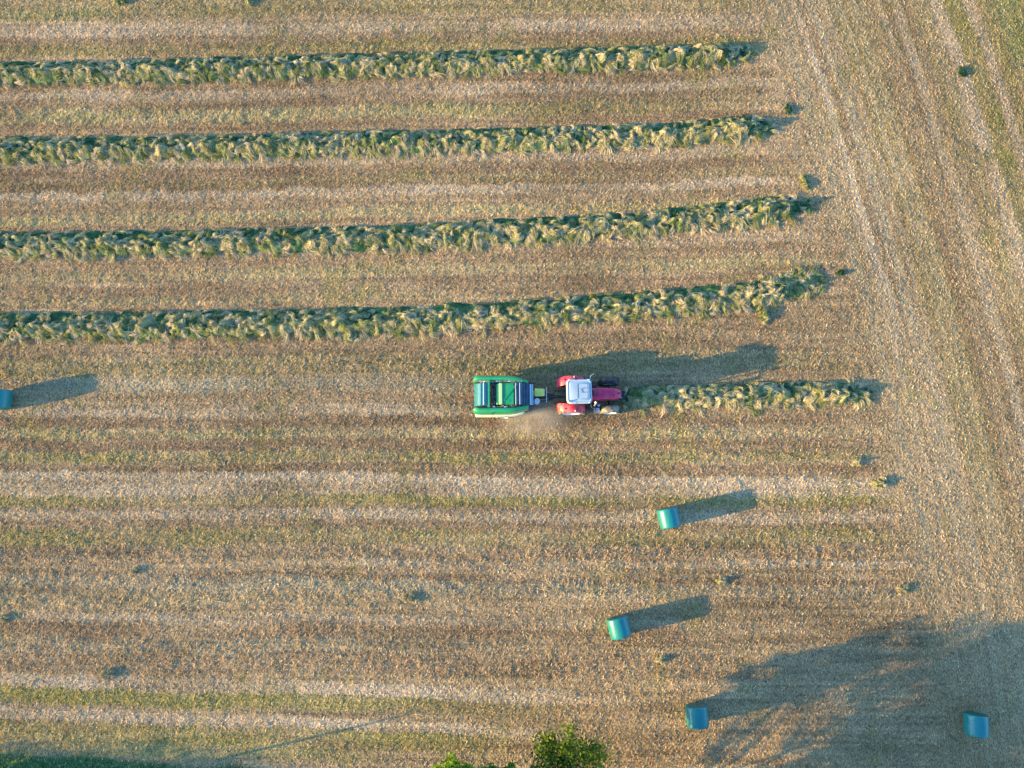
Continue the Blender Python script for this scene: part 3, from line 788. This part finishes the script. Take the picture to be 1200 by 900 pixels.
def arc_panel(name, mat, x_c, z_c, rad, a0, a1, w, th=.04, n=14, xs=1.0):
    bm = bmesh.new(); pr = None
    for k in range(n + 1):
        a = R(a0 + (a1 - a0) * k / n)
        ring = [bm.verts.new((x_c + xs * (rad + d) * math.cos(a), y, z_c + (rad + d) * math.sin(a))) for y, d in ((-w, 0), (w, 0), (w, -th), (-w, -th))]
        if pr:
            for i in range(4): bm.faces.new((pr[i], pr[(i + 1) % 4], ring[(i + 1) % 4], ring[i]))
        else: bm.faces.new(ring)
        pr = ring
    bm.faces.new(pr[::-1])
    return build(name, bm, mat, ba, smooth=True)
tg = arc_panel('tailgate', M['teal'], -.85, 1.25, .92, 82, 178, .70)
for (x, z) in ((-1.30, 2.05), (-1.10, 2.13), (-.97, 2.16)):
    bm = bmesh.new(); cyl(bm, (x, -.69, z), (x, .69, z), .045, seg=10); build('tailgate_rib', bm, M['teal'], tg, smooth=True)
bm = bmesh.new(); cyl(bm, (-1.12, -.70, 2.23), (-1.12, .70, 2.23), .022, seg=8); build('tailgate_trim', bm, M['ice'], tg)
bm = bmesh.new(); box(bm, (-.80, 0, 2.20), (.11, 1.66, .09)); box(bm, (-.80, .80, 1.95), (.14, .09, .6)); box(bm, (-.80, -.80, 1.95), (.14, .09, .6)); build('cross_beam', bm, M['green'], ba, bevel=.015)
bm = bmesh.new(); cyl(bm, (-.52, -.72, 1.55), (-.52, .72, 1.55), .14); cyl(bm, (-.60, -.55, 1.85), (-.60, .35, 1.85), .035); build('chamber_roller', bm, M['tyre_dirty'], ba, smooth=True)
lg = arc_panel('feed_cover', M['light_green'], .02, 1.75, .42, 82, 170, .66, n=10, xs=.9)
bm = bmesh.new(); box(bm, (.40, 0, 2.14), (.70, 1.36, .05)); box(bm, (.40, 0, 2.08), (.60, 1.2, .06)); tp = build('top_cover', bm, M['green'], ba, bevel=.015)
bm = bmesh.new(); box(bm, (.50, .05, 2.185), (.05, 1.2, .03), Euler((0, 0, R(-38)))); box(bm, (.34, -.42, 2.18), (.30, .04, .03)); build('brace', bm, M['green'], tp)
bm = bmesh.new(); box(bm, (.045, 0, 2.18), (.05, 1.42, .05)); build('cover_hinge', bm, M['navy'], tp)
for x in (.86, 1.13):
    bm = bmesh.new(); box(bm, (x, 0, 2.20), (.038, 1.36, .03)); build('guide_bar', bm, M['ice'], ba, bevel=.008)
for x, z, r in ((.96, 2.10, .07), (1.05, 2.10, .07), (1.24, 2.05, .09), (1.40, 2.0, .09), (1.56, 1.93, .09), (1.68, 1.85, .07)):
    bm = bmesh.new(); cyl(bm, (x, -.67, z), (x, .67, z), r, seg=14); build('roller', bm, M['navy'], ba, smooth=True)
bm = bmesh.new(); box(bm, (.15, 0, 1.55), (1.4, 1.45, .5)); box(bm, (1.15, 0, 1.5), (.9, 1.42, .55)); build('net_box', bm, M['black'], ba, bevel=.02)
for (x, z_, w_) in ((1.82, 1.80, .11), (1.95, 1.74, .05)):
    bm = bmesh.new(); box(bm, (x, 0, z_), (w_, 1.32, .045)); build('front_bar', bm, M['ice'], ba, bevel=.01)
rg = random.Random(5)
for s in (1, -1):                                                   # hoses, clips and chains along both gutters
    bm = bmesh.new()
    for k in range(15):
        x = -1.55 + k * .2 + rg.uniform(-.05, .05)
        box(bm, (x, s * (.79 + rg.uniform(-.02, .04)), 2.0 + rg.uniform(-.05, .08)), (rg.uniform(.05, .14), rg.uniform(.03, .07), .08))
    tube(bm, [(-1.5, s * .80, 2.02), (-.9, s * .83, 2.10), (-.1, s * .79, 2.04), (.7, s * .76, 2.08), (1.3, s * .72, 1.98)], .018)
    build('chain_drive', bm, M['steel'] if s > 0 else M['black'], ba)
for x, y in ((-1.1, .80), (-.3, .82), (.45, .80), (-.5, -.80), (.2, -.82)):
    bm = bmesh.new(); box(bm, (x, y, 2.09), (.14, .07, .04)); build('clip', bm, M['rim'], ba)
bm = bmesh.new()                                                   # gearbox drum, twine can, drawbar, jack bar
cyl(bm, (2.10, .22, 1.15), (2.72, .22, 1.15), .27, .24, seg=18); box(bm, (2.2, .22, .9), (.5, .3, .3)); build('gearbox', bm, M['yellow_green'], ba, smooth=True)
bm = bmesh.new(); cyl(bm, (2.24, -.32, .85), (2.24, -.32, 1.25), .20, .17, seg=16); build('canister', bm, M['ice'], ba, smooth=True)
bm = bmesh.new(); box(bm, (2.5, 0, .62), (2.2, .20, .16)); box(bm, (2.0, 0, .62), (.9, .7, .14)); tube(bm, [(2.0, .5, .62), (3.5, .05, .60)], .05); tube(bm, [(2.0, -.5, .62), (3.5, -.05, .60)], .05); cyl(bm, (2.6, 0, .95), (3.7, 0, .85), .06)
build('drawbar', bm, M['black'], ba)
bm = bmesh.new(); box(bm, (2.84, .05, 1.28), (.05, 1.0, .04)); box(bm, (2.84, .05, .95), (.04, .05, .6)); build('hose_stand', bm, M['steel'], ba)
bm = bmesh.new(); cyl(bm, (1.75, -.98, .38), (1.75, .98, .38), .26, seg=14); build('pickup_reel', bm, M['black'], ba)

rg = np.random.RandomState(9); nC = 900                            # chaff settled on the baler
cx_ = rg.uniform(-1.6, 1.6, nC); side_ = rg.rand(nC)
cy_ = np.where(side_ < .6, rg.choice([-1, 1], nC) * rg.normal(.86, .07, nC), rg.uniform(-.7, .7, nC))
cz_ = np.where(np.abs(cy_) > .72, 2.05, 1.95) + .0 * cx_
q_ = np.clip((cx_ - .45) / 1.25, 0, 1)
cy_ = np.where(np.abs(cy_) > .72, cy_ - np.sign(cy_) * .28 * q_ ** 1.6, cy_); cz_ = np.where(np.abs(cy_) > .7, 2.10 - .35 * q_ ** 2, 1.84)
Vc = ribbons(cx_, cy_, cz_, rg.uniform(0, np.pi, nC), rg.uniform(.04, .13, nC), rg.uniform(.012, .03, nC), rg.uniform(-.02, .03, nC), rg.uniform(-.6, .6, nC), rg).reshape(-1, 3)
ch_ = link('chaff', np_mesh('chaff', Vc, np.arange(nC * 4).reshape(-1, 4), np.repeat(np.array((.50, .40, .24)) * rg.uniform(.6, 1.2, (nC, 1)), 4, axis=0)), M['straw'], ba)
tag(ch_, kind='stuff')

# ------------------------------------------------------------------ trees and shrubs along the bottom edge
def tree(name, gx_, gy_, h0, h1_, rad, leaf, nclump, nleaf, cols, lab, grp, seed, cat='tree', lean=0.0):
    rg = np.random.RandomState(seed)
    root = empty(name, (gx_, gy_ - lean, 0))
    tag(root, lab, cat, grp)
    # limbs
    V_, F_ = [], []
    def limb(p0, p1, r0, r1, seg=7):
        p0, p1 = np.array(p0), np.array(p1); d = p1 - p0; d = d / np.linalg.norm(d)
        a = np.cross(d, (0.3, .9, .1)); a /= np.linalg.norm(a); b = np.cross(d, a)
        base = len(V_)
        for (p, r) in ((p0, r0), (p1, r1)):
            for k in range(seg):
                t_ = 2 * math.pi * k / seg; V_.append(p + (a * math.cos(t_) + b * math.sin(t_)) * r)
        for k in range(seg): F_.append((base + k, base + (k + 1) % seg, base + seg + (k + 1) % seg, base + seg + k))
    mid = np.array((rg.normal(0, .1), lean * .45 + rg.normal(0, .1), h0 * .9))
    limb((0, 0, -.1), mid, .07, .04); top = np.array((0, lean, h1_ * .9)); limb(mid, top, .06, .02)
    cen = []
    for k in range(nclump):
        while True:
            q = rg.uniform(-1, 1, 3)
            n_ = np.linalg.norm(q)
            if .25 < n_ < 1: break
        q = q / n_ * n_ ** .45
        wv = .72 + .45 * rg.rand()
        c = np.array((q[0] * rad * wv, lean + q[1] * rad * wv, h0 + (h1_ - h0) * (.5 + .5 * q[2])))
        cen.append(c)
        if k % 2 == 0:
            st_ = mid + (top - mid) * np.clip((c[2] - h0) / (h1_ - h0) - .3, 0, .8)
            m_ = (st_ + c) / 2 + rg.normal(0, .08, 3); limb(st_, m_, .018, .012, 5); limb(m_, c, .012, .004, 5)
    vt = np.array(V_); tk = link('trunk', np_mesh('trunk', vt, np.array(F_), np.tile((.13, .10, .07), (len(vt), 1)), smooth=True), M['bark'], root)
    cen = np.array(cen)
    idx = rg.randint(0, nclump, nleaf)
    csz = rg.uniform(.22, .5, nclump) * rad * .42
    pos = cen[idx] + rg.normal(0, 1, (nleaf, 3)) * csz[idx][:, None] * np.array((1, 1, .6))
    a = rg.uniform(0, 2 * math.pi, nleaf); tl = rg.normal(0, .55, nleaf); tr2 = rg.normal(0, .6, nleaf)
    ln = rg.uniform(.7, 1.3, nleaf) * leaf; wd = ln * rg.uniform(.5, .75, nleaf)
    d = np.stack([np.cos(a) * np.cos(tl), np.sin(a) * np.cos(tl), np.sin(tl)], 1)
    s_ = np.stack([-np.sin(a) * np.cos(tr2), np.cos(a) * np.cos(tr2), np.sin(tr2)], 1)
    Vv = np.stack([pos - d * ln[:, None] * .5, pos + s_ * wd[:, None] * .5, pos + d * ln[:, None] * .5, pos - s_ * wd[:, None] * .5], 1).reshape(-1, 3)
    cc_ = np.array(cols); ck = rg.choice(len(cols), nclump)
    tcol = cc_[ck[idx]] * rg.uniform(.65, 1.35, (nleaf, 1))
    fo = link('crown', np_mesh('crown', Vv, np.arange(nleaf * 4).reshape(-1, 4), np.repeat(tcol, 4, axis=0)), M['leaf'], root)
    return root
DG = [(.065, .11, .015), (.10, .155, .02), (.15, .20, .03), (.045, .085, .02)]
YG = [(.21, .31, .035), (.27, .36, .045), (.16, .25, .03)]
MG = [(.09, .20, .03), (.13, .26, .04), (.06, .15, .03)]
G0 = 'trees and shrubs along the bottom edge'
def T(u, v): return at(u, v)
x, y = T(657, 873); tree('broadleaf_tree', x, y, 3.4, 6.4, 2.15, .19, 62, 5600, DG, 'dark green tree crown with gaps, rising from the bottom edge', G0, 21, lean=6.5)
x, y = T(538, 882); tree('young_tree', x, y, 3.8, 5.9, 1.12, .17, 34, 4800, YG, 'bright yellow green tree top at the bottom edge', G0, 22, lean=6.5)
x, y = T(573, 886); tree('young_tree', x, y, 3.4, 5.0, .95, .16, 16, 1800, MG, 'low mid green tree top right of the yellow green one', G0, 23, lean=6.5)
x, y = T(598, 879); tree('young_tree', x, y, 3.4, 5.0, .62, .16, 9, 700, MG, 'small thin green tree top left of the dark tree', G0, 24, lean=6.5)
# the hedge row goes on just below the picture and throws the shade at lower right and lower left
OFF = [(578, 915, 6.2, 8.3, 1.8), (-420, 1025, 3, 6, 2.4), (640, 958, 4.0, 7.0, 2.4), (735, 950, 3.2, 7.2, 2.7), (575, 1000, 4.2, 7.2, 2.4), (770, 915, 4.6, 7.0, 1.6), (830, 985, 3.0, 7.4, 2.6), (930, 975, 1.5, 5.0, 2.4),
       (1040, 980, 1.5, 5.0, 2.4), (-265, 1046, 3, 6.6, 2.6), (-215, 1046, 2.5, 6, 2.3), (-90, 990, 1.2, 4.2, 1.9), (-330, 1022, 3, 5.6, 1.7), (-50, 962, .3, 2.2, 1.4), (1150, 985, 1.5, 5, 2.4)]
for i, (u, v, h0, h1_, rr) in enumerate(OFF):
    x, y = T(u, v)
    tree('hedge_tree', x, y, h0, h1_, rr, .26, 40, 3000, DG, 'green hedgerow tree just outside the bottom edge, seen by its shadow', 'hedgerow trees outside the frame', 40 + i, lean=3.5)
# slender bare sapling whose thin shadow crosses the grass at lower left
x, y = T(175, 909)
sp_ = empty('bare_sapling', (x, y, 0)); tag(sp_, 'slender bare sapling beside the hedge, its thin shadow crosses the grass', 'sapling')
bm = bmesh.new(); cyl(bm, (0, 0, -.1), (.03, .02, 1.9), .09, .075, 8); cyl(bm, (.03, .02, 1.85), (0, .05, 3.6), .075, .03, 8)
for k in range(26):
    z = .6 + k * .11; a = k * 2.4; cyl(bm, (.02, .02, z), (.02 + .2 * math.cos(a), .02 + .2 * math.sin(a), z + .3), .016, .006, 5)
sap = build('trunk', bm, M['black'], sp_)

# ------------------------------------------------------------------ dust thrown up between baler and tractor
def dust(u, v, z, sx, sy, sz, dens, seed, lab):
    x, y = at(u, v, z)
    bm = bmesh.new(); bmesh.ops.create_icosphere(bm, subdivisions=3, radius=1.0)
    m, t, o = new_mat('dust')
    pv = t.nodes.new('ShaderNodeVolumePrincipled'); pv.inputs['Color'].default_value = (.97, .94, .90, 1); pv.inputs['Anisotropy'].default_value = .1
    tc = t.nodes.new('ShaderNodeTexCoord'); ln = t.nodes.new('ShaderNodeVectorMath'); ln.operation = 'LENGTH'
    t.links.new(tc.outputs['Object'], ln.inputs[0])
    mr = t.nodes.new('ShaderNodeMapRange'); mr.inputs['From Min'].default_value = .15; mr.inputs['From Max'].default_value = .98; mr.inputs['To Min'].default_value = 1; mr.inputs['To Max'].default_value = 0
    t.links.new(ln.outputs['Value'], mr.inputs['Value'])
    nz = t.nodes.new('ShaderNodeTexNoise'); nz.noise_dimensions = '4D'; nz.inputs['W'].default_value = seed; nz.inputs['Scale'].default_value = 1.7; nz.inputs['Detail'].default_value = 4
    t.links.new(tc.outputs['Object'], nz.inputs['Vector'])
    m2 = t.nodes.new('ShaderNodeMapRange'); m2.inputs['From Min'].default_value = .38; m2.inputs['From Max'].default_value = .68; m2.inputs['To Max'].default_value = dens
    t.links.new(nz.outputs['Fac'], m2.inputs['Value'])
    mu = t.nodes.new('ShaderNodeMath'); mu.operation = 'MULTIPLY'; t.links.new(mr.outputs[0], mu.inputs[0]); t.links.new(m2.outputs[0], mu.inputs[1])
    mu2 = t.nodes.new('ShaderNodeMath'); mu2.operation = 'MULTIPLY'; t.links.new(mu.outputs[0], mu2.inputs[0]); t.links.new(mr.outputs[0], mu2.inputs[1])
    t.links.new(mu2.outputs[0], pv.inputs['Density']); t.links.new(pv.outputs[0], o.inputs['Volume'])
    ob = build('dust_cloud', bm, m); ob.location = (x, y, z); ob.scale = (sx, sy, sz)
    tag(ob, lab, 'dust', kind='stuff')
dust(624, 489, .75, 3.2, 1.8, .72, 2.2, 1.0, 'thin tan dust drifting between the baler and the tractor')
scene.cycles.volume_step_rate = 1.5
scene.cycles.max_bounces = 6
scene.cycles.diffuse_bounces = 3
scene.cycles.transparent_max_bounces = 8
